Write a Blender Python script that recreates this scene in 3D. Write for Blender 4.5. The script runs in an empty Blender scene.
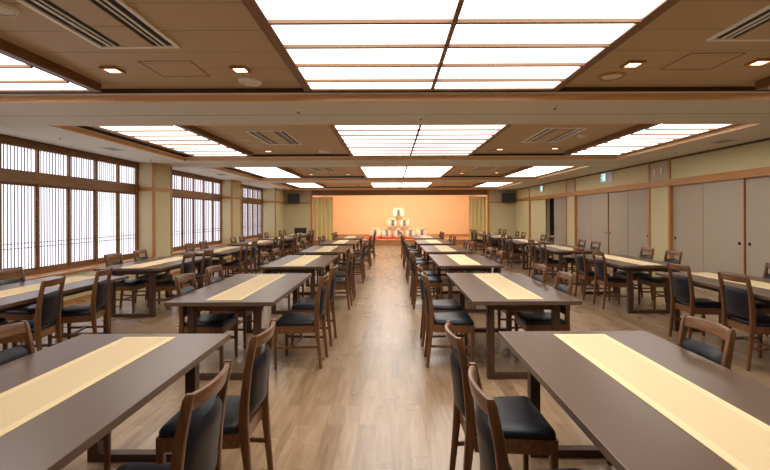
import bpy, bmesh, math, random
from mathutils import Vector, Matrix
random.seed(7)
S = bpy.context.scene
C = S.collection
PI = math.pi

# ------------------------------------------------------------------ materials
def srgb(r, g, b):
    f = lambda c: (c/255/12.92) if c/255 <= .04045 else ((c/255+.055)/1.055)**2.4
    return (f(r), f(g), f(b), 1)

def new_mat(name):
    m = bpy.data.materials.new(name); m.use_nodes = True
    nt = m.node_tree
    return m, nt, nt.nodes['Principled BSDF']

def plain(name, col, rough=.6, var=.05, scale=30, spec=.5, bump=0, coat=0):
    m, nt, p = new_mat(name)
    n = nt.nodes.new('ShaderNodeTexNoise'); n.inputs['Scale'].default_value = scale; n.inputs['Detail'].default_value = 4
    tc = nt.nodes.new('ShaderNodeTexCoord'); nt.links.new(tc.outputs['Object'], n.inputs['Vector'])
    mx = nt.nodes.new('ShaderNodeMixRGB'); mx.inputs[1].default_value = tuple(c*(1-var) for c in col[:3])+(1,)
    mx.inputs[2].default_value = tuple(min(1, c*(1+var)) for c in col[:3])+(1,)
    nt.links.new(n.outputs['Fac'], mx.inputs[0]); nt.links.new(mx.outputs[0], p.inputs['Base Color'])
    p.inputs['Roughness'].default_value = rough
    p.inputs['Specular IOR Level'].default_value = spec
    p.inputs['Coat Weight'].default_value = coat
    if bump:
        b = nt.nodes.new('ShaderNodeBump'); b.inputs['Strength'].default_value = bump; b.inputs['Distance'].default_value = .002
        nt.links.new(n.outputs['Fac'], b.inputs['Height']); nt.links.new(b.outputs[0], p.inputs['Normal'])
    return m

def wood(name, c1, c2, rough=.4, axis='Z', scale=6, spec=.5, coat=0):
    """streaky grain running along the object's axis"""
    m, nt, p = new_mat(name)
    tc = nt.nodes.new('ShaderNodeTexCoord'); mp = nt.nodes.new('ShaderNodeMapping')
    sc = {'X': (.6, 9, 9), 'Y': (9, .6, 9), 'Z': (9, 9, .6)}[axis]
    mp.inputs['Scale'].default_value = tuple(s*scale/6 for s in sc)
    n = nt.nodes.new('ShaderNodeTexNoise'); n.inputs['Scale'].default_value = 5; n.inputs['Detail'].default_value = 6
    n.inputs['Distortion'].default_value = .6
    r = nt.nodes.new('ShaderNodeValToRGB')
    r.color_ramp.elements[0].position = .3; r.color_ramp.elements[0].color = c1
    r.color_ramp.elements[1].position = .7; r.color_ramp.elements[1].color = c2
    L = nt.links.new
    L(tc.outputs['Object'], mp.inputs[0]); L(mp.outputs[0], n.inputs['Vector']); L(n.outputs['Fac'], r.inputs[0]); L(r.outputs[0], p.inputs['Base Color'])
    p.inputs['Roughness'].default_value = rough; p.inputs['Specular IOR Level'].default_value = spec
    p.inputs['Coat Weight'].default_value = coat; p.inputs['Coat Roughness'].default_value = .15
    return m

def emit(name, col, strength):
    m = bpy.data.materials.new(name); m.use_nodes = True; nt = m.node_tree
    nt.nodes.clear()
    e = nt.nodes.new('ShaderNodeEmission'); e.inputs[0].default_value = col; e.inputs[1].default_value = strength
    o = nt.nodes.new('ShaderNodeOutputMaterial'); nt.links.new(e.outputs[0], o.inputs[0])
    return m

def floor_mat():
    m, nt, p = new_mat('floor_planks'); L = nt.links.new
    tc = nt.nodes.new('ShaderNodeTexCoord')
    sep = nt.nodes.new('ShaderNodeSeparateXYZ'); cmb = nt.nodes.new('ShaderNodeCombineXYZ')
    L(tc.outputs['Object'], sep.inputs[0]); L(sep.outputs[1], cmb.inputs[0]); L(sep.outputs[0], cmb.inputs[1])
    br = nt.nodes.new('ShaderNodeTexBrick')
    br.inputs['Scale'].default_value = 1; br.inputs['Brick Width'].default_value = .82; br.inputs['Row Height'].default_value = .112
    br.inputs['Mortar Size'].default_value = .0012; br.inputs['Mortar Smooth'].default_value = .1
    br.inputs['Color1'].default_value = (0, 0, 0, 1); br.inputs['Color2'].default_value = (1, 1, 1, 1); br.inputs['Mortar'].default_value = (.25, .25, .25, 1)
    br.offset = .37; br.offset_frequency = 2
    L(cmb.outputs[0], br.inputs['Vector'])
    # shift the grain from plank to plank
    ad = nt.nodes.new('ShaderNodeVectorMath'); ad.operation = 'MULTIPLY_ADD'
    L(br.outputs['Color'], ad.inputs[0]); ad.inputs[1].default_value = (17, 31, 5)
    L(tc.outputs['Object'], ad.inputs[2])
    mp = nt.nodes.new('ShaderNodeMapping'); mp.inputs['Scale'].default_value = (16, 1.3, 1); L(ad.outputs[0], mp.inputs[0])
    n = nt.nodes.new('ShaderNodeTexNoise'); n.inputs['Scale'].default_value = 2.2; n.inputs['Detail'].default_value = 3; n.inputs['Distortion'].default_value = .8
    L(mp.outputs[0], n.inputs['Vector'])
    mr = nt.nodes.new('ShaderNodeMath'); mr.operation = 'MULTIPLY_ADD'; mr.inputs[1].default_value = .30
    L(br.outputs['Color'], mr.inputs[0]); 
    m2 = nt.nodes.new('ShaderNodeMath'); m2.operation = 'MULTIPLY_ADD'; m2.inputs[1].default_value = .9; m2.inputs[2].default_value = -.08
    L(n.outputs['Fac'], m2.inputs[0]); L(m2.outputs[0], mr.inputs[2])
    r = nt.nodes.new('ShaderNodeValToRGB')
    e = r.color_ramp.elements
    e[0].position = .12; e[0].color = FL[0]
    e[1].position = .82; e[1].color = FL[2]
    x = e.new(.45); x.color = FL[1]
    L(mr.outputs[0], r.inputs[0])
    mo = nt.nodes.new('ShaderNodeMixRGB'); mo.inputs[2].default_value = srgb(96, 70, 48)
    fm = nt.nodes.new('ShaderNodeMath'); fm.operation = 'MULTIPLY'; fm.inputs[1].default_value = .55
    L(br.outputs['Fac'], fm.inputs[0]); L(fm.outputs[0], mo.inputs[0]); L(r.outputs[0], mo.inputs[1]); L(mo.outputs[0], p.inputs['Base Color'])
    n2 = nt.nodes.new('ShaderNodeTexNoise'); n2.inputs['Scale'].default_value = 1.7; n2.inputs['Detail'].default_value = 3
    L(tc.outputs['Object'], n2.inputs['Vector'])
    rr = nt.nodes.new('ShaderNodeMapRange'); rr.inputs[3].default_value = .25; rr.inputs[4].default_value = .31
    L(n2.outputs['Fac'], rr.inputs[0]); L(rr.outputs[0], p.inputs['Roughness'])
    p.inputs['Specular IOR Level'].default_value = .85
    return m
FL = (srgb(112, 86, 62), srgb(150, 121, 91), srgb(178, 150, 119))

def boards_mat():
    """brown ceiling boards laid across the room, a fine seam every 40 cm"""
    m, nt, p = new_mat('ceiling_boards'); L = nt.links.new
    tc = nt.nodes.new('ShaderNodeTexCoord'); sep = nt.nodes.new('ShaderNodeSeparateXYZ'); L(tc.outputs['Object'], sep.inputs[0])
    a = nt.nodes.new('ShaderNodeMath'); a.operation = 'MULTIPLY_ADD'; a.inputs[1].default_value = 2.5; a.inputs[2].default_value = 100.35; L(sep.outputs[1], a.inputs[0])
    f = nt.nodes.new('ShaderNodeMath'); f.operation = 'FRACT'; L(a.outputs[0], f.inputs[0])
    lt = nt.nodes.new('ShaderNodeMath'); lt.operation = 'LESS_THAN'; lt.inputs[1].default_value = .014; L(f.outputs[0], lt.inputs[0])
    n = nt.nodes.new('ShaderNodeTexNoise'); n.inputs['Scale'].default_value = 3; L(tc.outputs['Object'], n.inputs['Vector'])
    mx = nt.nodes.new('ShaderNodeMixRGB'); mx.inputs[1].default_value = srgb(186, 160, 124); mx.inputs[2].default_value = srgb(198, 172, 136)
    L(n.outputs['Fac'], mx.inputs[0])
    m2 = nt.nodes.new('ShaderNodeMixRGB'); m2.inputs[2].default_value = srgb(84, 62, 42); L(lt.outputs[0], m2.inputs[0]); L(mx.outputs[0], m2.inputs[1])
    L(m2.outputs[0], p.inputs['Base Color']); p.inputs['Roughness'].default_value = .55
    return m

M = {}
M['floor'] = floor_mat()
M['boards'] = boards_mat()
M['soffit'] = plain('soffit_plaster', srgb(212, 207, 190), .8, .02, 8)
M['wall'] = plain('plaster_wall', srgb(203, 190, 148), .85, .04, 60, bump=.2)
M['wall_grey'] = plain('plaster_wall_upper', srgb(188, 174, 148), .85, .03, 60)
M['peach'] = plain('stage_wall_paint', srgb(230, 194, 150), .75, .02, 6)
M['cherry'] = wood('trim_wood', srgb(164, 110, 56), srgb(192, 136, 74), .38, 'Y', 5)
M['cherry_z'] = wood('post_wood', srgb(164, 110, 56), srgb(192, 136, 74), .38, 'Z', 5)
M['window_wood'] = wood('window_wood', srgb(106, 70, 34), srgb(138, 94, 48), .42, 'Y', 5)
M['dark_wood'] = wood('dark_trim_wood', srgb(62, 38, 24), srgb(84, 54, 34), .45, 'Y', 5)
M['fusuma'] = plain('door_paper', srgb(170, 155, 136), .8, .02, 90, bump=.1)
M['black'] = plain('black_plastic', srgb(24, 22, 22), .45, .1)
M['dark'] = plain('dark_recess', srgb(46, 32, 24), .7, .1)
M['white_plastic'] = plain('white_plastic', srgb(222, 214, 200), .5, .02)
M['beige_metal'] = plain('beige_metal', srgb(244, 238, 228), .45, .02)
M['slot'] = plain('slot_dark', srgb(30, 24, 20), .6, .1)
M['chair_wood'] = wood('chair_wood', srgb(80, 50, 28), srgb(124, 80, 46), .38, 'Z', 7, coat=.15)
M['chair_wood_x'] = wood('chair_rail_wood', srgb(86, 54, 30), srgb(130, 85, 50), .34, 'X', 7, coat=.2)
M['leather'] = plain('black_leather', srgb(22, 24, 31), .40, .12, 120, spec=.35, bump=.25)
M['table_top'] = plain('table_laminate', srgb(99, 77, 62), .32, .04, 9, spec=.8)
M['table_edge'] = wood('table_frame_wood', srgb(66, 43, 31), srgb(84, 56, 40), .42, 'X', 6)
M['table_leg'] = wood('table_leg_wood', srgb(64, 41, 30), srgb(84, 56, 40), .42, 'Z', 6)
M['runner'] = plain('runner_cloth', srgb(222, 198, 154), .75, .03, 220, bump=.2)
M['hem'] = plain('runner_hem', srgb(236, 212, 164), .7, .03, 220)
M['curtain'] = plain('curtain_cloth', srgb(224, 202, 140), .8, .06, 20)
M['red'] = plain('red_felt', srgb(206, 60, 40), .85, .05, 60)
M['straw'] = plain('straw_wrap', srgb(250, 242, 220), .8, .05, 40, bump=.3)
M['rope'] = plain('straw_rope', srgb(214, 170, 100), .85, .1, 150)
M['ink'] = plain('black_ink', srgb(38, 34, 32), .7, .1)
M['speaker'] = plain('speaker_grey', srgb(52, 56, 58), .6, .1, 200)
M['sign_plate'] = plain('sign_plate', srgb(226, 222, 236), .5, .02)
M['stage_floor'] = wood('stage_boards', srgb(168, 110, 66), srgb(190, 130, 82), .35, 'X', 3)
M['diffuser'] = emit('lit_diffuser', (1, .95, .89, 1), 5.0)
M['ledge'] = wood('moulding_wood', srgb(228, 178, 126), srgb(240, 194, 142), .4, 'X', 4)
M['bar'] = wood('light_bar_wood', srgb(122, 86, 58), srgb(140, 100, 70), .55, 'X', 4)
M['paper'] = emit('daylit_paper', (.92, .90, 1, 1), 2.4)
M['lamp'] = emit('lit_lamp', (1, .80, .55, 1), 7)
M['sign_white'] = emit('lit_sign_white', (.85, 1, .93, 1), 1.3)
M['sign_green'] = emit('lit_sign_green', (.25, .66, .6, 1), 1.0)

# ------------------------------------------------------------------ mesh helpers
class MB:
    def __init__(s): s.bm = bmesh.new(); s.curved = False
    def box(s, x0, x1, y0, y1, z0, z1, bevel=0, seg=2):
        b = bmesh.new()
        bmesh.ops.create_cube(b, size=1)
        for v in b.verts:
            v.co = Vector(((x0+x1)/2+v.co.x*(x1-x0), (y0+y1)/2+v.co.y*(y1-y0), (z0+z1)/2+v.co.z*(z1-z0)))
        if bevel: bmesh.ops.bevel(b, geom=b.edges[:], offset=bevel, segments=seg, affect='EDGES', profile=.5)
        s.merge(b); return s
    def merge(s, b, mat=None):
        if mat: bmesh.ops.transform(b, matrix=mat, verts=b.verts[:])
        me = bpy.data.meshes.new('t'); b.to_mesh(me); b.free(); s.bm.from_mesh(me); bpy.data.meshes.remove(me)
    def loft(s, rings, caps=True, closed=True):
        s.curved = True
        vs = [[s.bm.verts.new(p) for p in r] for r in rings]
        n = len(vs[0])
        for a, b in zip(vs, vs[1:]):
            for i in range(n if closed else n-1):
                s.bm.faces.new((a[i], a[(i+1) % n], b[(i+1) % n], b[i]))
        if caps and closed:
            s.bm.faces.new(vs[0][::-1]); s.bm.faces.new(vs[-1])
        return s
    def lathe(s, prof, n=24, c=(0, 0, 0), axis='Z'):
        rings = []
        for r, z in prof:
            ring = []
            for i in range(n):
                a = 2*PI*i/n; p = (r*math.cos(a), r*math.sin(a), z)
                if axis == 'X': p = (p[2], p[0], p[1])
                if axis == 'Y': p = (p[0], p[2], p[1])
                ring.append((c[0]+p[0], c[1]+p[1], c[2]+p[2]))
            rings.append(ring)
        return s.loft(rings)
    def build(s, name, mat, parent=None, kind=None, smooth=True, loc=None):
        bmesh.ops.recalc_face_normals(s.bm, faces=s.bm.faces[:])
        me = bpy.data.meshes.new(name); s.bm.to_mesh(me); s.bm.free()
        for m in (mat if isinstance(mat, list) else [mat]): me.materials.append(m)
        if smooth and (s.curved or name == 'backrest'):
            for p in me.polygons: p.use_smooth = True
            me.set_sharp_from_angle(angle=math.radians(38))
        o = bpy.data.objects.new(name, me); C.objects.link(o)
        if parent: o.parent = parent
        if kind: o['kind'] = kind
        if loc: o.location = loc
        return o

def rrect(w, h, r, k=3):
    """rounded rectangle outline in 2-D"""
    pts = []
    for cx, cy, a0 in ((w/2-r, h/2-r, 0), (-w/2+r, h/2-r, PI/2), (-w/2+r, -h/2+r, PI), (w/2-r, -h/2+r, 3*PI/2)):
        for i in range(k+1):
            a = a0+PI/2*i/k; pts.append((cx+r*math.cos(a), cy+r*math.sin(a)))
    return pts

def empty(name, loc=(0, 0, 0), rz=0, label=None, cat=None, group=None, kind=None, parent=None):
    o = bpy.data.objects.new(name, None); C.objects.link(o); o.empty_display_size = .1
    o.location = loc; o.rotation_euler = (0, 0, rz)
    if label: o['label'] = label
    if cat: o['category'] = cat
    if group: o['group'] = group
    if kind: o['kind'] = kind
    if parent: o.parent = parent
    return o
def tag(o, label, cat, group=None):
    o['label'] = label; o['category'] = cat
    if group: o['group'] = group
    return o
def copy_tree(root):
    r = root.copy(); C.objects.link(r)
    for ch in list(root.children):
        c = ch.copy(); C.objects.link(c); c.parent = r
        for g in list(ch.children):
            d = g.copy(); C.objects.link(d); d.parent = c
    return r
def struct(name, mat, *boxes, parent=None):
    m = MB()
    for b in boxes: m.box(*b)
    return m.build(name, mat, parent, None if parent else 'structure', smooth=False)

# ------------------------------------------------------------------ dimensions
XL, XR = -5.62, 5.85        # window plane, door wall
XC = -5.23                  # front of the window piers
YB, Y0 = 20.5, -2.2         # stage side wall, wall behind the camera
ZS, ZC, ZD = 2.60, 2.73, 2.66   # soffit, coffer, diffuser
RX0, RX1 = -4.41, 4.82      # coffer sides
BAYS = [(.9, 4.47), (5.62, 9.3), (10.5, 14.6), (15.8, 20.0)]
CX = .38
PANELS = [(-4.02, -2.90), (-.79, 1.60), (3.64, 4.70)]

# ------------------------------------------------------------------ room
struct('floor', M['floor'], (-5.9, 6.9, Y0-.1, 20.4, -.1, 0))
edges = [Y0] + [v for b in BAYS for v in b] + [YB+.1]
cb = [(-5.8, RX0, Y0, YB, ZS, ZS+.3), (RX1, 6.05, Y0, YB, ZS, ZS+.3)]
for i in range(0, len(edges), 2): cb.append((RX0, RX1, edges[i], edges[i+1], ZS, ZS+.3))
struct('ceiling', M['soffit'], *cb)
struct('ceiling', M['boards'], *[(RX0, RX1, a, b, ZC, ZC+.17) for a, b in BAYS])
# fine joint along the underside of each beam
struct('trim_1', M['slot'], *[(-5.5, 5.8, y, y+.008, ZS-.001, ZS+.01) for y in (.2, 5.08, 9.9, 15.2)])
# mouldings round the coffers
m1, m2, m3 = MB(), MB(), MB()
for a, b in BAYS:
    for y, d in ((a, 1), (b, -1)):
        m1.box(RX0, RX1, min(y, y+.02*d), max(y, y+.02*d), ZS-.004, ZS+.065)
        m2.box(RX0+.02, RX1-.02, min(y, y+.014*d), max(y, y+.014*d), ZS+.075, ZC)
        m3.box(RX0, RX1, min(y, y+.026*d), max(y, y+.026*d), ZS+.062, ZS+.08)
    for x, d in ((RX0, 1), (RX1, -1)):
        m1.box(min(x, x+.02*d), max(x, x+.02*d), a, b, ZS-.004, ZS+.065)
        m2.box(min(x, x+.014*d), max(x, x+.014*d), a+.02, b-.02, ZS+.075, ZC)
        m3.box(min(x, x+.026*d), max(x, x+.026*d), a, b, ZS+.062, ZS+.08)
m1.build('trim_2', M['ledge'], kind='structure', smooth=False)
m2.build('trim_3', M['dark_wood'], kind='structure', smooth=False)
m3.build('trim_4', M['beige_metal'], kind='structure', smooth=False)

# --- wall behind the camera
struct('wall_front', M['wall'], (-5.8, 6.05, Y0-.15, Y0, 0, ZS+.3))

# --- window wall
PIERS = [(Y0, .2), (4.85, 5.56), (9.5+.12, 10.4), (14.35, 15.2), (18.9, YB)]
WINS = [(.2, 4.85), (5.56, 9.62), (10.4, 14.35), (15.2, 18.9)]
struct('wall_left', M['wall'], (-5.8, -5.28, Y0, YB, 0, .49), *[(-5.8, XC, a, b, .49, ZS) for a, b in PIERS[:-1]], (-5.8, -5.0, 18.9, YB, .0, ZS))
struct('trim_5', M['cherry'], (-5.66, -5.25, Y0, 18.9, .49, .52), (-5.28, -5.262, Y0, 18.9, 0, .06))
pm = MB()
for a, b in PIERS[1:]:
    xf = XC if b < 18 else -5.0
    for y in (a, b-.05) if b < 18 else (a,):
        pm.box(xf-.04, xf+.012, y-.006, y+.05, .52, ZS)
    pm.box(XL-.02, XL+.06, a-.008, a+.03, .52, ZS)
pm.build('trim_6', M['cherry_z'], kind='structure', smooth=False)
struct('trim_7', M['cherry'], *[(-5.6, (XC if b < 18 else -5.0)+.016, a-.012, b+.012 if b < 18 else YB, 1.98, 2.06) for a, b in PIERS[1:]])
for i, (a, b) in enumerate(WINS):
    w = empty('window_%d' % (i+1), (XL, (a+b)/2, .52), kind='structure')
    def rel(bx): return (bx[0]-XL, bx[1]-XL, bx[2]-(a+b)/2, bx[3]-(a+b)/2, bx[4]-.52, bx[5]-.52)
    n = round((b-a)/.655)
    step = (b-a)/n
    fr = MB()
    for bx in ((XL-.05, XL+.06, a, b, 2.475, ZS), (XL-.05, XL+.07, a, b, 1.93, 2.12), (XL-.05, XL+.06, a, b, .52, .57)):
        fr.box(*rel(bx))
    for k in range(n+1):
        y = a+k*step; t = .05 if k in (0, n) else .022
        fr.box(*rel((XL-.05, XL+.035, max(a, y-t), min(b, y+t), .57, 2.475)))
    fr.build('window_frame', M['window_wood'], w, smooth=False)
    for k in range(n):
        ya, yb = a+k*step, a+(k+1)*step
        sh = MB()
        sh.box(*rel((XL-.02, XL+.018, ya, ya+.035, .57, 1.93))); sh.box(*rel((XL-.02, XL+.018, yb-.035, yb, .57, 1.93)))
        sh.box(*rel((XL-.02, XL+.018, ya+.035, yb-.035, .57, .62))); sh.box(*rel((XL-.02, XL+.018, ya+.035, yb-.035, 1.895, 1.93)))
        s_ = sh.build('shoji_screen', M['window_wood'], w, smooth=False)
        la = MB(); q, bw, bd = (10, .005, .001) if i < 2 else (5, .010, .010)
        for j in range(1, q):
            yy = ya+.035+(step-.07)*j/q
            la.box(*rel((XL-.012, XL+bd, yy-bw, yy+bw, .62, 1.895)))
            la.box(*rel((XL-.012, XL+bd, yy-bw, yy+bw, 2.12, 2.475)))
        for z in (.945, 1.015): la.box(*rel((XL-.012, XL-.001, ya+.035, yb-.035, z-.005, z+.005)))
        la.build('lattice', M['dark_wood'], s_, smooth=False)
        pa = MB()
        pa.box(*rel((XL-.02, XL-.013, ya, yb, .62, 1.9))); pa.box(*rel((XL-.02, XL-.013, ya, yb, 2.12, 2.475)))
        pa.build('paper', M['paper'], s_, smooth=False)

# --- door wall
DOORS = [(3.45, 4.4, 'l'), (4.4, 5.35, 'r'), (5.35, 6.3, 'l'), (6.3, 7.25, 'r'), (7.25, 8.2, 'l'), (8.2, 9.12, 'r'),
         (9.88, 10.8, 'l'), (10.8, 11.8, 'r'), (11.8, 12.8, 'l'), (12.8, 13.82, 'r'), (14.56, 15.7, 'r'), (16.6, 18.4, '')]
rw = [(XR, 6.05, Y0, YB, 2.15, ZS), (XR, 6.05, Y0, 3.45, 0, 2.15), (XR, 6.05, 18.4, YB, 0, 2.15), (5.95, 6.05, 3.45, 15.7, 0, 2.15), (5.95, 6.05, 16.6, 18.4, 0, 2.15)]
struct('wall_right', M['wall'], *rw, (XR, 5.95, 9.16, 9.84, 0, 2.15), (XR, 5.95, 13.86, 14.5, 0, 2.15))
struct('wall_right', M['wall_grey'], (XR-.006, XR, 9.16, 9.84, 2.155, 2.57), (XR-.006, XR, 13.86, 14.5, 2.155, 2.57))
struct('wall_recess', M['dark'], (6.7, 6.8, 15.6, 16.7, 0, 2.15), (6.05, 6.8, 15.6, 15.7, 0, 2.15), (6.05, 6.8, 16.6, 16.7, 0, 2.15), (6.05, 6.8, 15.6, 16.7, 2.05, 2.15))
struct('trim_8', M['cherry'], (XR-.03, XR+.1, Y0, YB, 2.02, 2.155))
struct('trim_9', M['cherry_z'], *[(XR-.022, 5.95, y-.035, y+.035, 0, ZS) for y in (3.42, 9.14, 9.86, 13.84, 14.53, 18.43)])
struct('trim_10', M['dark_wood'], (XR-.02, XR, Y0, YB, ZS-.035, ZS), (XL, XL+.08, Y0, 18.9, ZS-.02, ZS))
for i, (a, b, hd) in enumerate(DOORS):
    x = XR+.02 + (.022 if i % 2 else 0)
    d = struct('door_%d' % (i+1), M['wall' if i == 11 else 'fusuma'], (x, x+.018, a+.012, b-.012, .0, 2.02))
    if i == 11: continue
    struct('door_edge', M['dark_wood'] if i % 4 else M['cherry_z'], (x-.003, x+.02, a, a+.012, 0, 2.02), (x-.003, x+.02, b-.012, b, 0, 2.02), parent=d)
    y = a+.09 if hd == 'l' else b-.09
    h = MB(); h.lathe([(.0, -.001), (.028, -.001), (.03, -.006), (.024, -.008), (.02, -.003), (.0, -.003)], 20, (x, y, .93), 'X')
    h.build('door_pull', M['black'], d)

# --- stage end wall
struct('wall_back', M['wall'], (-5.0, -3.74, YB, YB+.12, 0, 2.6), (4.62, XR+.1, YB, YB+.12, 0, 2.6))
struct('wall_back', M['wall_grey'], (-5.0, -3.74, YB-.006, YB, 2.06, 2.6), (4.62, XR, YB-.006, YB, 2.06, 2.6))
struct('trim_11', M['cherry_z'], (-3.78, -3.70, YB-.03, YB+.1, 0, 2.6), (4.54, 4.62, YB-.03, YB+.1, 0, 2.6))
struct('trim_12', M['cherry'], (-5.0, -3.78, YB-.022, YB, 1.97, 2.05), (4.62, XR, YB-.022, YB, 1.97, 2.05))
struct('trim_13', M['window_wood'], (-3.7, 4.54, YB-.02, YB+.1, 2.36, 2.6))
struct('floor_stage', M['stage_floor'], (-3.9, 4.75, 20.4, 24.2, -.02, .26), (-3.7, 4.54, 20.37, 20.42, .215, .265))
struct('wall_stage', M['peach'], (-3.9, 4.75, 24.1, 24.2, .26, 3.0), (-3.9, -3.8, YB+.12, 24.1, .26, 3.0), (4.65, 4.75, YB+.12, 24.1, .26, 3.0))
struct('ceiling_stage', M['soffit'], (-3.9, 4.75, YB+.1, 24.2, 3.0, 3.1))
struct('baseboard_stage', M['cherry'], (-3.8, 4.65, 24.07, 24.1, .26, .36))

# ------------------------------------------------------------------ ceiling lights
ORD = ['nearest', 'second', 'third', 'farthest']
SIDE = ['window-side', 'centre', 'door-side']
for bi, (a, b) in enumerate(BAYS):
    for si, (x0, x1) in enumerate(PANELS):
        a2, b2 = a+.05, b-(.18, .3, .4, .7)[bi]
        t = empty('ceiling_light', ((x0+x1)/2, (a2+b2)/2, ZC), 0,
                  'large %s lit ceiling panel with thin wooden bars, %s ceiling bay from the camera' % (SIDE[si], ORD[bi]), 'ceiling light', 'lit ceiling panels')
        hw, hl, dz = (x1-x0)/2, (b2-a2)/2, ZD-ZC
        f = MB()
        for s in (-1, 1):
            f.box(*sorted((s*hw, s*(hw+.055))), -hl, hl, dz-.012, 0)
        f.box(-hw, hw, -hl, -hl+.03, dz-.012, 0); f.box(-hw, hw, hl-.03, hl, dz-.012, 0)
        f.build('frame', M['window_wood'], t, smooth=False)
        f = MB()
        for s in (-1, 1):
            f.box(*sorted((s*(hw-.022), s*hw)), -hl+.03, hl-.03, dz-.012, dz); f.box(-hw, hw, *sorted((s*(hl-.03), s*(hl-.055))), dz-.012, dz)
        f.build('inner_frame', M['bar'], t, smooth=False)
        MB().box(-hw, hw, -hl+.03, hl-.03, dz, dz+.012).build('diffuser', M['diffuser'], t, smooth=False)
        y = hl+.06
        k = 0
        while y > -hl+.1:
            if k: MB().box(-hw+.022, hw-.022, y-.014, y+.014, dz-(.024 if bi < 2 else .011), dz).build('crossbar', M['bar'], t, smooth=False)
            y -= .4; k += 1
        if si == 1: MB().box(-.016, .016, -hl+.055, hl-.055, dz-.018, dz).build('centre_bar', M['bar'], t, smooth=False)

# ------------------------------------------------------------------ air conditioners, downlights, alarms
def ac(x, y, ln, label):
    t = empty('air_conditioner', (x, y, ZC), 0, label, 'air conditioner', 'ceiling air conditioners')
    h, w = ln/2, .31
    p = MB()
    for s in (-1, 1): p.box(*sorted((s*w, s*(w-.032))), -h, h, -.016, 0, .003, 1)
    p.box(-w+.022, w-.022, -h, -h+.03, -.016, 0, .003, 1); p.box(-w+.022, w-.022, h-.03, h, -.016, 0, .003, 1)
    p.build('frame', M['beige_metal'], t)
    MB().box(-w+.022, w-.022, -h+.03, h-.03, -.003, 0).build('inlet_slot', M['slot'], t, smooth=False)
    MB().box(-.12, .12, -h+.03, h-.03, -.012, -.003, .003, 1).build('cover_panel', M['boards'], t)
    for s in (-1, 1):
        for q, wd in ((.17, .006), (.215, .009)):
            MB().box(s*q-wd, s*q+wd, -h+.03, h-.03, -.014, -.004, .002, 1).build('vane', M['beige_metal'], t)
ac(-1.92, 2.70, 1.3, 'beige slotted ceiling air conditioner nearest the camera, left of the centre light panel')
ac(2.66, 2.60, 1.3, 'beige slotted ceiling air conditioner nearest the camera, right of the centre light panel')
ac(-1.92, 7.30, 1.3, 'slotted ceiling air conditioner in the second bay, left of the centre lights')
ac(2.64, 7.15, 1.3, 'slotted ceiling air conditioner in the second bay, right of the centre lights')
ac(-1.92, 12.3, 1.3, 'slotted ceiling air conditioner in the third bay, left of the centre lights')
ac(2.64, 12.3, 1.3, 'slotted ceiling air conditioner in the third bay, right of the centre lights')

dl = None
DL = {0: [(-2.46, 3.86), (-1.33, 3.86), (2.09, 3.76), (3.15, 3.72)], 1: [(-2.46, 8.75), (2.15, 8.6), (3.2, 8.5)],
      2: [(-2.5, 13.7), (-1.36, 13.7), (2.2, 13.5), (3.25, 13.4)], 3: [(-2.55, 19.0), (-1.4, 19.0), (2.24, 19.0), (3.35, 19.0)]}
POSN = [['far left', 'inner left', 'inner right', 'far right'], ['left', 'inner right', 'far right']]
for bi, lst in DL.items():
    for j, (x, y) in enumerate(lst):
        pn = POSN[1] if bi == 1 else POSN[0]
        if dl is None:
            dl = empty('downlight', (0, 0, 0)); dl['category'] = 'downlight'; dl['group'] = 'square recessed downlights'
            f = MB(); w = .075
            for s in (-1, 1):
                f.box(*sorted((s*w, s*(w-.022))), -w, w, -.02, 0, .003, 1)
                f.box(-w+.022, w-.022, *sorted((s*w, s*(w-.022))), -.02, 0, .003, 1)
            f.build('frame', M['cherry'], dl)
            MB().box(-w+.022, w-.022, -w+.022, w-.022, -.012, -.004).build('lamp', M['lamp'], dl, smooth=False)
            o = dl
        else: o = copy_tree(dl)
        o.location = (x, y, ZC)
        o['label'] = 'small square wood-framed lit downlight, %s one in the %s ceiling bay' % (pn[j], ORD[bi])

def disc(name, x, y, z, r, label, cat, mat, h=.03):
    t = empty(name, (x, y, z), 0, label, cat)
    MB().lathe([(0, 0), (r, 0), (r, -h*.5), (r*.86, -h), (r*.80, -h), (r*.78, -h*.6), (0, -h*.6)], 28).build('ring', mat, t)
    MB().lathe([(0, -h*.55), (r*.7, -h*.55), (r*.66, -h*.8), (r*.3, -h*.95), (0, -h)], 28).build('face', M['white_plastic'], t)
    return t
disc('ceiling_speaker', -1.35, 4.2, ZC, .11, 'round cream ceiling speaker beside the near left light panel corner', 'speaker', M['beige_metal'])
disc('ceiling_speaker', 2.08, 4.1, ZC, .125, 'flat round brown ceiling speaker right of the near centre panel', 'speaker', M['cherry'], .015)
disc('ceiling_speaker', -1.34, 8.85, ZC, .12, 'round ceiling speaker in the second bay, left side', 'speaker', M['beige_metal'])
disc('ceiling_speaker', 2.1, 8.9, ZC, .11, 'round ceiling speaker in the second bay, right side', 'speaker', M['cherry'], .015)
disc('emergency_lamp', -2.41, 2.70, ZC, .09, 'round white emergency lamp near the top left corner of the view', 'emergency lamp', M['white_plastic'])
disc('smoke_alarm', -2.46, 7.4, ZC, .07, 'round white alarm in the second ceiling bay, left side', 'alarm', M['white_plastic'])
disc('smoke_alarm', 3.15, 7.2, ZC, .07, 'round white alarm in the second ceiling bay, right side', 'alarm', M['white_plastic'])
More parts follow.
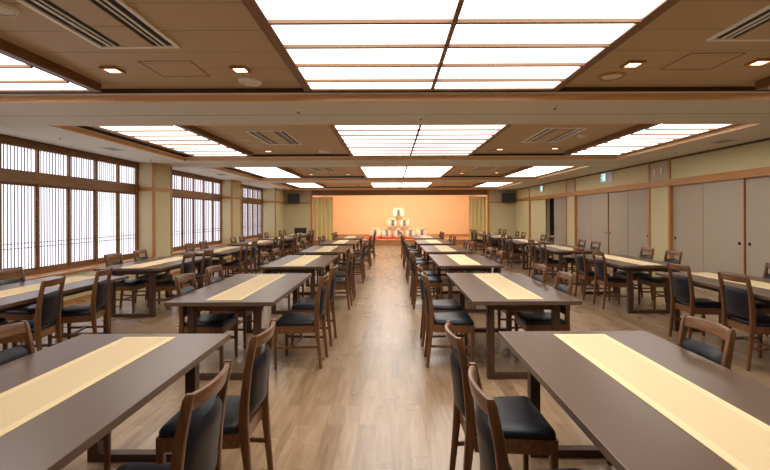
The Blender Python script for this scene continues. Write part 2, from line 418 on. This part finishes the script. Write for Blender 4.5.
# access hatches
for x, y, l in ((-1.9, 3.86, 'square flush hatch between the two near left downlights'), (2.65, 3.72, 'square flush hatch between the two near right downlights')):
    t = empty('ceiling_hatch', (x, y, ZC), 0, l, 'hatch', 'ceiling hatches')
    f = MB()
    for s in (-1, 1):
        f.box(s*.22-.004, s*.22+.004, -.2, .2, -.003, 0); f.box(-.22, .22, s*.2-.003, s*.2+.003, -.003, 0)
    f.build('frame', M['bar'], t, smooth=False)
    MB().box(-.21, .21, -.19, .19, -.002, 0).build('panel', M['boards'], t, smooth=False)
# sprinklers and vents in the pale soffit
SP = [(-1.03, 4.86, 'left part of the near beam'), (.36, 5.22, 'middle of the near beam'), (1.78, 4.72, 'right part of the near beam'),
      (-4.9, 6.45, 'window-side soffit, near one'), (-4.95, 9.0, 'window-side soffit by the first pier'), (5.3, 8.1, 'door-side soffit above the doors'), (5.15, 12.8, 'door-side soffit, farther one')]
for x, y, w in SP:
    t = empty('sprinkler_head', (x, y, ZS+.004), 0, 'tiny round metal sprinkler head on the %s' % w, 'sprinkler', 'sprinkler heads')
    MB().lathe([(0, 0), (.035, 0), (.033, -.006), (.012, -.01), (.01, -.03), (0, -.03)], 16).build('flange', M['beige_metal'], t)
    MB().lathe([(0, -.03), (.018, -.031), (.018, -.035), (0, -.036)], 12).build('deflector', M['slot'], t)
for x, y, w in ((-4.85, 7.6, 'window-side soffit before the first pier'), (5.35, 7.0, 'door-side soffit in the second bay'), (-4.85, 12.4, 'window-side soffit farther back')):
    t = empty('air_vent', (x, y, ZS), 0, 'narrow grey slotted air vent in the %s' % w, 'vent', 'soffit air vents')
    MB().box(-.12, .12, -.2, .2, -.006, 0, .002, 1).build('frame', M['soffit'], t)
    for q in range(5): MB().box(-.1, .1, -.15+q*.07, -.12+q*.07, -.0075, -.006).build('slot', M['slot'], t, smooth=False)

# ------------------------------------------------------------------ exit signs and plates on the door wall
def sign(y, z, plate, label):
    t = empty('exit_sign', (XR, y, z), 0, label, 'exit sign', 'lit exit signs')
    if plate: MB().box(-.02, 0, -.42, .18, -.14, .15, .004, 1).build('backing_plate', M['sign_plate'], t)
    MB().box(-.05, -.02 if plate else 0, -.15, .15, -.12, .12, .006, 2).build('housing', M['white_plastic'], t)
    MB().box(-.053, -.05, -.14, .14, -.11, .11).build('lit_face', M['sign_green'], t, smooth=False)
    g = MB(); X0, X1 = -.056, -.053
    g.box(X0, X1, -.09, -.075, -.1, .09); g.box(X0, X1, -.09, .02, .075, .09); g.box(X0, X1, .005, .02, -.1, .09)   # doorway
    g.lathe([(0, X0), (.018, X0), (.018, X1), (0, X1)], 12, (0, -.02, .05), 'X')
    def limb(p, q, w=.012):
        d = Vector((0, q[0]-p[0], q[1]-p[1])).normalized(); n = Vector((0, -d.z, d.y))*w
        P, Q = Vector((0, *p)), Vector((0, *q))
        g.loft([[(X0, *(P+n).yz), (X0, *(P-n).yz), (X1, *(P-n).yz), (X1, *(P+n).yz)], [(X0, *(Q+n).yz), (X0, *(Q-n).yz), (X1, *(Q-n).yz), (X1, *(Q+n).yz)]])
    limb((-.02, .03), (-.035, -.03), .02); limb((-.035, -.03), (.0, -.06)); limb((.0, -.06), (-.005, -.1)); limb((-.035, -.03), (-.065, -.06)); limb((-.065, -.06), (-.1, -.06), .01)
    limb((-.02, .025), (.03, .0), .008); limb((-.02, .025), (-.07, .0), .008)
    g.box(X0, X1, .05, .11, -.015, .015)
    g.build('running_figure', M['sign_white'], t, smooth=False)
sign(11.9, 2.43, True, 'green lit exit sign on a pale plate, nearer one above the doors')
sign(16.8, 2.42, False, 'small green lit exit sign above the dark far doorway')
for y in (9.42, 9.66):
    t = empty('wall_plate', (XR-.006, y, 2.35), 0, 'narrow white upright plate above the near pier, %s of the pair' % ('right' if y < 9.5 else 'left'), 'wall plate', 'upright wall plates')
    MB().box(-.012, 0, -.035, .035, -.08, .08, .004, 2).build('cover', M['white_plastic'], t)
    MB().box(-.016, -.012, -.012, .012, -.05, .05, .002, 1).build('insert', M['beige_metal'], t)

# ------------------------------------------------------------------ chair
def stile_y(z):
    P = [(0, -.228), (.25, -.202), (.42, -.186), (.55, -.190), (.70, -.208), (.865, -.240)]
    for (a, ya), (b, yb) in zip(P, P[1:]):
        if z <= b:
            t = (z-a)/(b-a); return ya+(yb-ya)*t
    return P[-1][1]
def make_chair():
    t = empty('dining_chair'); t['category'] = 'chair'; t['group'] = 'dining chairs'
    # seat cushion
    def ring(inset, z, fw=.425, rw=.345, y0=-.172, y1=.205, r=.035):
        pts = []
        for (x, y) in rrect(2, 2, .18, 3):
            yy = (y+1)/2
            w = (rw+(fw-rw)*yy)/2-inset
            pts.append((x*w, y0+inset+(y1-y0-2*inset)*yy, z))
        return pts
    c = MB(); c.loft([ring(.006, .395), ring(0, .405), ring(0, .425), ring(.008, .438), ring(.028, .447), ring(.07, .452), ring(.13, .454)])
    c.build('seat_cushion', M['leather'], t)
    # seat frame
    f = MB()
    def rail(p, q, w, z0, z1):
        d = (Vector(q)-Vector(p)).normalized(); n = Vector((-d.y, d.x))*w/2
        P, Q = Vector(p), Vector(q)
        f.loft([[(*(P+n), z0), (*(P-n), z0), (*(P-n), z1), (*(P+n), z1)], [(*(Q+n), z0), (*(Q-n), z0), (*(Q-n), z1), (*(Q+n), z1)]])
    rail((-.18, .188), (.18, .188), .024, .335, .402); rail((-.145, -.172), (.145, -.172), .024, .335, .402)
    for s in (-1, 1): rail((s*.197, .176), (s*.162, -.168), .024, .335, .402)
    f.build('seat_frame', M['chair_wood_x'], t)
    for s in (-1, 1):
        l = MB()
        l.loft([[(s*.196+a*(sc), .188+b*sc, z) for a, b in rrect(.036, .036, .006, 2)] for z, sc in ((0, .68), (.2, .85), (.34, 1), (.402, 1))])
        l.build('leg', M['chair_wood'], t)
    for s in (-1, 1):
        l = MB(); rings = []
        for z, wx, wy in ((0, .024, .028), (.12, .026, .032), (.25, .028, .036), (.36, .03, .043), (.44, .03, .046), (.52, .029, .043), (.6, .028, .04), (.7, .027, .037), (.78, .026, .035), (.842, .025, .033), (.860, .018, .024)):
            x = s*(.158+.008*min(1, z/.5))
            sh = .004 if z > .85 else 0
            rings.append([(x+a-s*sh, stile_y(z)+b, z) for a, b in rrect(wx, wy, .007, 2)])
        l.loft(rings); l.build('leg', M['chair_wood'], t)
    # top rail, bowed to the rear
    r = MB(); rings = []
    N = 12
    for i in range(N+1):
        u = -1+2*i/N; x = u*.158; bow = -.030*(1-u*u)
        h = .060+.005*(1-u*u); zc = .826+.002*(1-u*u)
        y = stile_y(.826)+bow
        rings.append([(x, y+a-(b/.07)*.014, zc+b) for a, b in rrect(.021, h, .008, 3)])
    r.loft(rings); r.build('top_rail', M['chair_wood_x'], t)
    # padded back panel, closed pillow of two curved skins
    p = MB(); nu, nv = 12, 10; z0, z1 = .462, .732
    def skin(side):
        g = []
        for j in range(nv+1):
            v = -1+2*j/nv; z = z0+(z1-z0)*(v+1)/2
            row = []
            for i in range(nu+1):
                u = -1+2*i/nu
                e = (max(0, 1-abs(u)**8)*max(0, 1-abs(v)**8))**.5
                x = u*(.153-.004*abs(v)**6); zz = z + (.008*(1-u*u) if j == nv else 0)
                y = stile_y(z)-.027*(1-u*u)+(.026 if side > 0 else -.020)*e+.002
                row.append(p.bm.verts.new((x, y, zz)))
            g.append(row)
        for j in range(nv):
            for i in range(nu): p.bm.faces.new((g[j][i], g[j][i+1], g[j+1][i+1], g[j+1][i]))
    skin(1); skin(-1); bmesh.ops.remove_doubles(p.bm, verts=p.bm.verts[:], dist=.0004)
    p.build('backrest', M['leather'], t)
    # stretchers
    for s in (-1, 1):
        q = MB(); q.loft([[(s*.193+a, .18, .20+z) for a, z in rrect(.016, .024, .004, 2)], [(s*.162+a, -.2, .20+z) for a, z in rrect(.016, .024, .004, 2)]])
        q.build('stretcher', M['chair_wood'], t)
    q = MB(); q.loft([[(-.176, .02+a, .20+z) for a, z in rrect(.016, .024, .004, 2)], [(.176, .02+a, .20+z) for a, z in rrect(.016, .024, .004, 2)]])
    q.build('stretcher', M['chair_wood_x'], t)
    return t

# ------------------------------------------------------------------ table
TH = .70
def make_table():
    t = empty('dining_table'); t['category'] = 'table'; t['group'] = 'dining tables'
    MB().box(-.46, .46, -.9, .9, TH-.034, TH, .0025, 2).build('tabletop', M['table_top'], t)
    a = MB()
    for s in (-1, 1):
        a.box(s*.29-.011, s*.29+.011, -.73, .73, TH-.1, TH-.034)
        a.box(-.26, .26, s*.76-.011, s*.76+.011, TH-.1, TH-.034)
    a.build('apron', M['table_edge'], t, smooth=False)
    for sx in (-1, 1):
        for sy in (-1, 1):
            MB().box(sx*.285-.03, sx*.285+.03, sy*.76-.03, sy*.76+.03, .045, TH-.034, .004, 2).build('leg', M['table_leg'], t)
    for sy in (-1, 1):
        MB().box(-.315, .315, sy*.76-.03, sy*.76+.03, 0, .045, .004, 2).build('foot_bar', M['table_edge'], t)
    return t
def make_runner():
    t = empty('table_runner'); t['category'] = 'table runner'; t['group'] = 'table runners'
    MB().box(-.118, .118, -.79, .79, 0, .0016).build('cloth', M['runner'], t, smooth=False)
    h = MB()
    for s in (-1, 1):
        h.box(*sorted((s*.118, s*.155)), -.82, .82, 0, .0022); h.box(-.118, .118, *sorted((s*.79, s*.82)), 0, .0022)
    h.build('hem', M['hem'], t, smooth=False)
    return t

ROWS = [
 ('left centre row', -1.455, [(.9, 2.7), (3.67, 5.47), (6.2, 8.0), (8.62, 10.42), (11.1, 12.9), (13.65, 15.45)], .30, (.11, -.155), ('aisle side', 'window side')),
 ('right centre row', 1.15, [(.93, 2.73), (3.67, 5.47), (6.25, 8.05), (8.62, 10.42), (11.1, 12.9), (13.65, 15.45)], .30, (-.15, .12), ('door side', 'aisle side')),
 ('window row', -3.66, [(3.52, 5.32), (6.03, 7.83), (8.5, 10.3), (11.0, 12.8), (13.4, 15.2), (15.9, 17.7)],   .3, (-.08, -.155), ('aisle side', 'window side')),
 ('door wall row', 3.73, [(3.69, 5.49), (6.16, 7.96), (8.7, 10.5), (11.2, 13.0), (13.7, 15.5), (16.1, 17.9)], .3, (-.08, -.155), ('door side', 'aisle side')),
]
NTH = ['first', 'second', 'third', 'fourth', 'fifth', 'last']
ch0 = tb0 = ru0 = None
rnd = random.Random(11)
for rn, xr, spans, _, offs, names in ROWS:
    for ti, (a, b) in enumerate(spans):
        yc = (a+b)/2
        xc = xr + ({2: .03, 3: .06, 4: .08, 5: .11}.get(ti, 0) if rn[0] == 'l' else -.02 if rn[0] == 'r' and ti == 0 else .05 if rn[0] == 'd' and ti == 0 else 0)
        if tb0 is None: tb0 = t = make_table(); ru0 = r = make_runner()
        else: t = copy_tree(tb0); r = copy_tree(ru0)
        t.location = (xc, yc, 0)
        t['label'] = 'dark brown rectangular dining table, %s from the camera in the %s' % (NTH[ti], rn)
        r.location = (xc+.005 if xc < 0 else xc+.01, yc, TH+.0004)
        r['label'] = 'long pale gold cloth runner on the %s table of the %s' % (NTH[ti], rn)
        for side in (0, 1):                 # 0: +x side, 1: -x side
            if rn.startswith('door') or rn.startswith('right'):
                off = offs[0] if side == 0 else offs[1]
            else: off = offs[0] if side == 0 else offs[1]
            sg = 1 if side == 0 else -1
            for k in (-1, 1):
                near_shift = 0; sp = .34
                if ti == 0:
                    near_shift = {('l', 0): .08, ('l', 1): .09, ('r', 0): .14, ('w', 0): -.11, ('w', 1): .0}.get((rn[0], side), 0)
                    if rn[0] == 'w' and side == 0: off = -.13
                    if rn[0] == 'd' and side == 1: near_shift = -.06; sp = .385
                if ch0 is None: ch0 = c = make_chair()
                else: c = copy_tree(ch0)
                rot = PI/2*sg + rnd.uniform(-.03, .03)
                if rn == 'window row' and side == 0 and ti == 0: rot += .2
                c.location = (xc+sg*(.46+off)+rnd.uniform(-.006, .006), yc+k*sp+near_shift+rnd.uniform(-.02, .02), 0)
                c.rotation_euler = (0, 0, rot)
                c['label'] = 'brown chair with dark leather pad, %s, %s seat, %s table, %s' % (names[side], 'near' if k < 0 else 'far', NTH[ti], rn)

# ------------------------------------------------------------------ stage things
def curtain(x0, x1, label):
    t = empty('stage_curtain', ((x0+x1)/2, YB+.06, .26), 0, label, 'curtain', 'stage curtains')
    w = (x1-x0)/2; m = MB(); n = 90; rows = []
    def prof(off, z):
        return [(-w+2*w*i/n, 0.05*math.sin(i/n*2*PI*4.5+.4*math.sin(i*.3))*(.7+.3*(1-z/2))+off, z) for i in range(n+1)]
    rings = []
    for z in (0, .6, 1.3, 1.95):
        f = prof(-.004, z); b = prof(.004, z)
        rings.append(f+b[::-1])
    m.loft(rings); m.build('drape', M['curtain'], t)
    MB().box(-w, w, -.06, .05, 1.94, 2.03, .004, 1).build('heading_rail', M['ledge'], t)
curtain(-3.68, -2.74, 'olive yellow pleated curtain at the left of the stage')
curtain(3.68, 4.50, 'olive yellow pleated curtain at the right of the stage')

t = empty('red_platform', (.37, 21.7, .26), 0, 'low red cloth-covered platform under the stacked barrels', 'platform')
MB().box(-1.62, 1.62, -.38, .38, 0, .052, .006, 2).build('cloth_cover', M['red'], t)

def make_barrel():
    t = empty('sake_barrel'); t['category'] = 'barrel'; t['group'] = 'straw wrapped barrels'
    H = .49
    MB().lathe([(0, .0), (.22, .0), (.245, .02), (.262, .1), (.268, .25), (.262, .39), (.245, .46), (.23, H-.012), (.0, H-.012)], 36).build('body', M['straw'], t)
    for z, r in ((.035, .252), (.08, .262), (.41, .262), (.452, .250)):
        q = MB(); rings = []
        for i in range(41):
            a = 2*PI*i/40
            rings.append([((r+.009*math.cos(b))*math.cos(a), (r+.009*math.cos(b))*math.sin(a), z+.009*math.sin(b)) for b in (0, 1.26, 2.51, 3.77, 5.03)])
        q.loft(rings, caps=False); q.build('rope_band', M['rope'], t)
    MB().lathe([(0, H-.012), (.235, H-.012), (.24, H-.004), (.235, H), (0, H)], 36).build('lid', M['rope'], t)
    # brush-painted mark on the front face (towards -y)
    g = MB()
    def stroke(pts, w0, w1):
        f, bk = [], []
        P = []
        n = len(pts)-1
        for i in range(9):
            s_ = i/8*n; k = min(int(s_), n-1); u = s_-k
            P.append((pts[k][0]+(pts[k+1][0]-pts[k][0])*u, pts[k][1]+(pts[k+1][1]-pts[k][1])*u))
        rings = []
        for i, (x, z) in enumerate(P):
            a, b = P[max(0, i-1)], P[min(8, i+1)]
            d = Vector((b[0]-a[0], b[1]-a[1])).normalized(); nrm = Vector((-d.y, d.x))*(w0+(w1-w0)*i/8)/2
            ring = []
            for sx, rr in ((1, .2685), (-1, .2685), (-1, .2735), (1, .2735)):
                X, Z = x+nrm.x*sx, z+nrm.y*sx
                ring.append((rr*math.sin(X/.27), -rr*math.cos(X/.27), Z))
            rings.append(ring)
        g.loft(rings)
    stroke([(-.16, .375), (.16, .378)], .016, .012)
    stroke([(-.05, .325), (.05, .33)], .03, .02); stroke([(-.065, .285), (.065, .29)], .022, .018)
    stroke([(.0, .35), (.0, .23)], .024, .018); stroke([(-.06, .24), (.06, .245), (.055, .2)], .022, .018)
    stroke([(-.05, .24), (-.055, .19)], .022, .016); stroke([(-.04, .19), (.05, .19)], .018, .016)
    stroke([(-.075, .15), (.075, .155)], .024, .016); stroke([(.03, .18), (.028, .10), (-.01, .09)], .026, .016)
    stroke([(-.04, .13), (-.02, .105)], .024, .014)
    g.build('brush_mark', M['ink'], t)
    return t
b0 = None
ZP = .313
BL = [(-2, 0, 'bottom row, far left'), (-1, 0, 'bottom row, second from left'), (0, 0, 'bottom row, middle'), (1, 0, 'bottom row, second from right'), (2, 0, 'bottom row, far right'),
      (-.5, 1, 'middle row, left'), (.5, 1, 'middle row, right'), (0, 2, 'alone on top')]
for x, lv, w in BL:
    b = b0 = make_barrel() if b0 is None else b0
    if (x, lv) != (-2, 0): b = copy_tree(b0)
    b.location = (.37+x*.575, 21.7, ZP+lv*.49)
    b['label'] = 'white straw-wrapped barrel with black brush mark, %s of the stage pyramid' % w

def pa(x, y, rz, label):
    t = empty('loudspeaker', (x, y, 2.0), rz, label, 'speaker', 'wall mounted loudspeakers')
    m = MB()
    m.loft([[(-.28, -.1, 0), (.28, -.1, 0), (.22, .12, 0), (-.22, .12, 0)], [(-.28, -.14, .42), (.28, -.14, .42), (.22, .12, .42), (-.22, .12, .42)]])
    m.build('cabinet', M['black'], t, smooth=False)
    g = MB(); g.loft([[(-.265, -.107, .015), (.265, -.107, .015), (.265, -.1, .015), (-.265, -.1, .015)], [(-.265, -.145, .405), (.265, -.145, .405), (.265, -.135, .405), (-.265, -.135, .405)]])
    g.build('grille', M['speaker'], t, smooth=False)
    MB().box(-.05, .05, .1, .2, .12, .3, .005, 1).build('bracket', M['black'], t)
pa(-4.5, YB-.21, -.0, 'dark grey loudspeaker mounted high on the left end wall')
pa(5.42, YB-.21, .0, 'dark grey loudspeaker mounted high on the right end wall')

t = empty('television', (-4.1, 19.75, 0), 0, 'small black television on a low stand by the left end wall', 'television')
MB().box(-.27, .27, -.035, .02, .52, .86, .008, 2).build('casing', M['black'], t)
MB().box(-.25, .25, -.04, -.034, .545, .84).build('screen', M['slot'], t, smooth=False)
MB().box(-.04, .04, -.01, .03, .46, .54, .004, 1).build('neck', M['black'], t)
t2 = empty('television_stand', (-4.1, 19.75, 0), 0, 'low dark wooden stand under the small black television', 'stand')
s_ = MB(); s_.box(-.32, .32, -.2, .2, .43, .46, .003, 1); s_.box(-.32, .32, -.2, .2, .12, .14)
s_.build('shelf', M['table_edge'], t2)
for a in (-1, 1):
    for b in (-1, 1): MB().box(a*.3-.02, a*.3+.02, b*.18-.02, b*.18+.02, 0, .43, .003, 1).build('leg', M['table_leg'], t2)
bpy.data.objects['television'].location.z = 0
# ------------------------------------------------------------------ stage lighting (strip behind the header)
def area(name, loc, rot, sx, sy, power, col):
    l = bpy.data.lights.new(name, 'AREA'); l.shape = 'RECTANGLE'; l.size = sx; l.size_y = sy; l.energy = power; l.color = col
    o = bpy.data.objects.new(name, l); C.objects.link(o); o.location = loc; o.rotation_euler = rot
    return o
area('stage_strip_light', (.4, 21.0, 2.85), (math.radians(38), 0, 0), 6.5, .25, 220, (1, .86, .68))

# ------------------------------------------------------------------ world, camera, view
w = bpy.data.worlds.new('World'); S.world = w; w.use_nodes = True
w.node_tree.nodes['Background'].inputs[0].default_value = (.8, .85, 1, 1); w.node_tree.nodes['Background'].inputs[1].default_value = .3
cam = bpy.data.cameras.new('camera'); co = bpy.data.objects.new('camera', cam); C.objects.link(co)
co.location = (0, 0, 1.43); co.rotation_mode = 'XYZ'
co.matrix_world = Matrix.Translation((0, 0, 1.43)) @ Matrix.Rotation(math.radians(90), 4, 'X') @ Matrix.Rotation(math.radians(-.2), 4, 'Z')
cam.sensor_width = 36; cam.lens = 436/770*36; cam.shift_x = -6/770; cam.shift_y = -20/770; cam.clip_start = .02
S.camera = co
S.view_settings.view_transform = 'Standard'; S.view_settings.look = 'None'; S.view_settings.gamma = 1; S.view_settings.exposure = -.1
S.view_settings.use_curve_mapping = False
S.cycles.use_denoising = True; S.cycles.use_adaptive_sampling = False
S.cycles.max_bounces = 8; S.cycles.diffuse_bounces = 5; S.cycles.glossy_bounces = 4
S.cycles.sample_clamp_indirect = 8
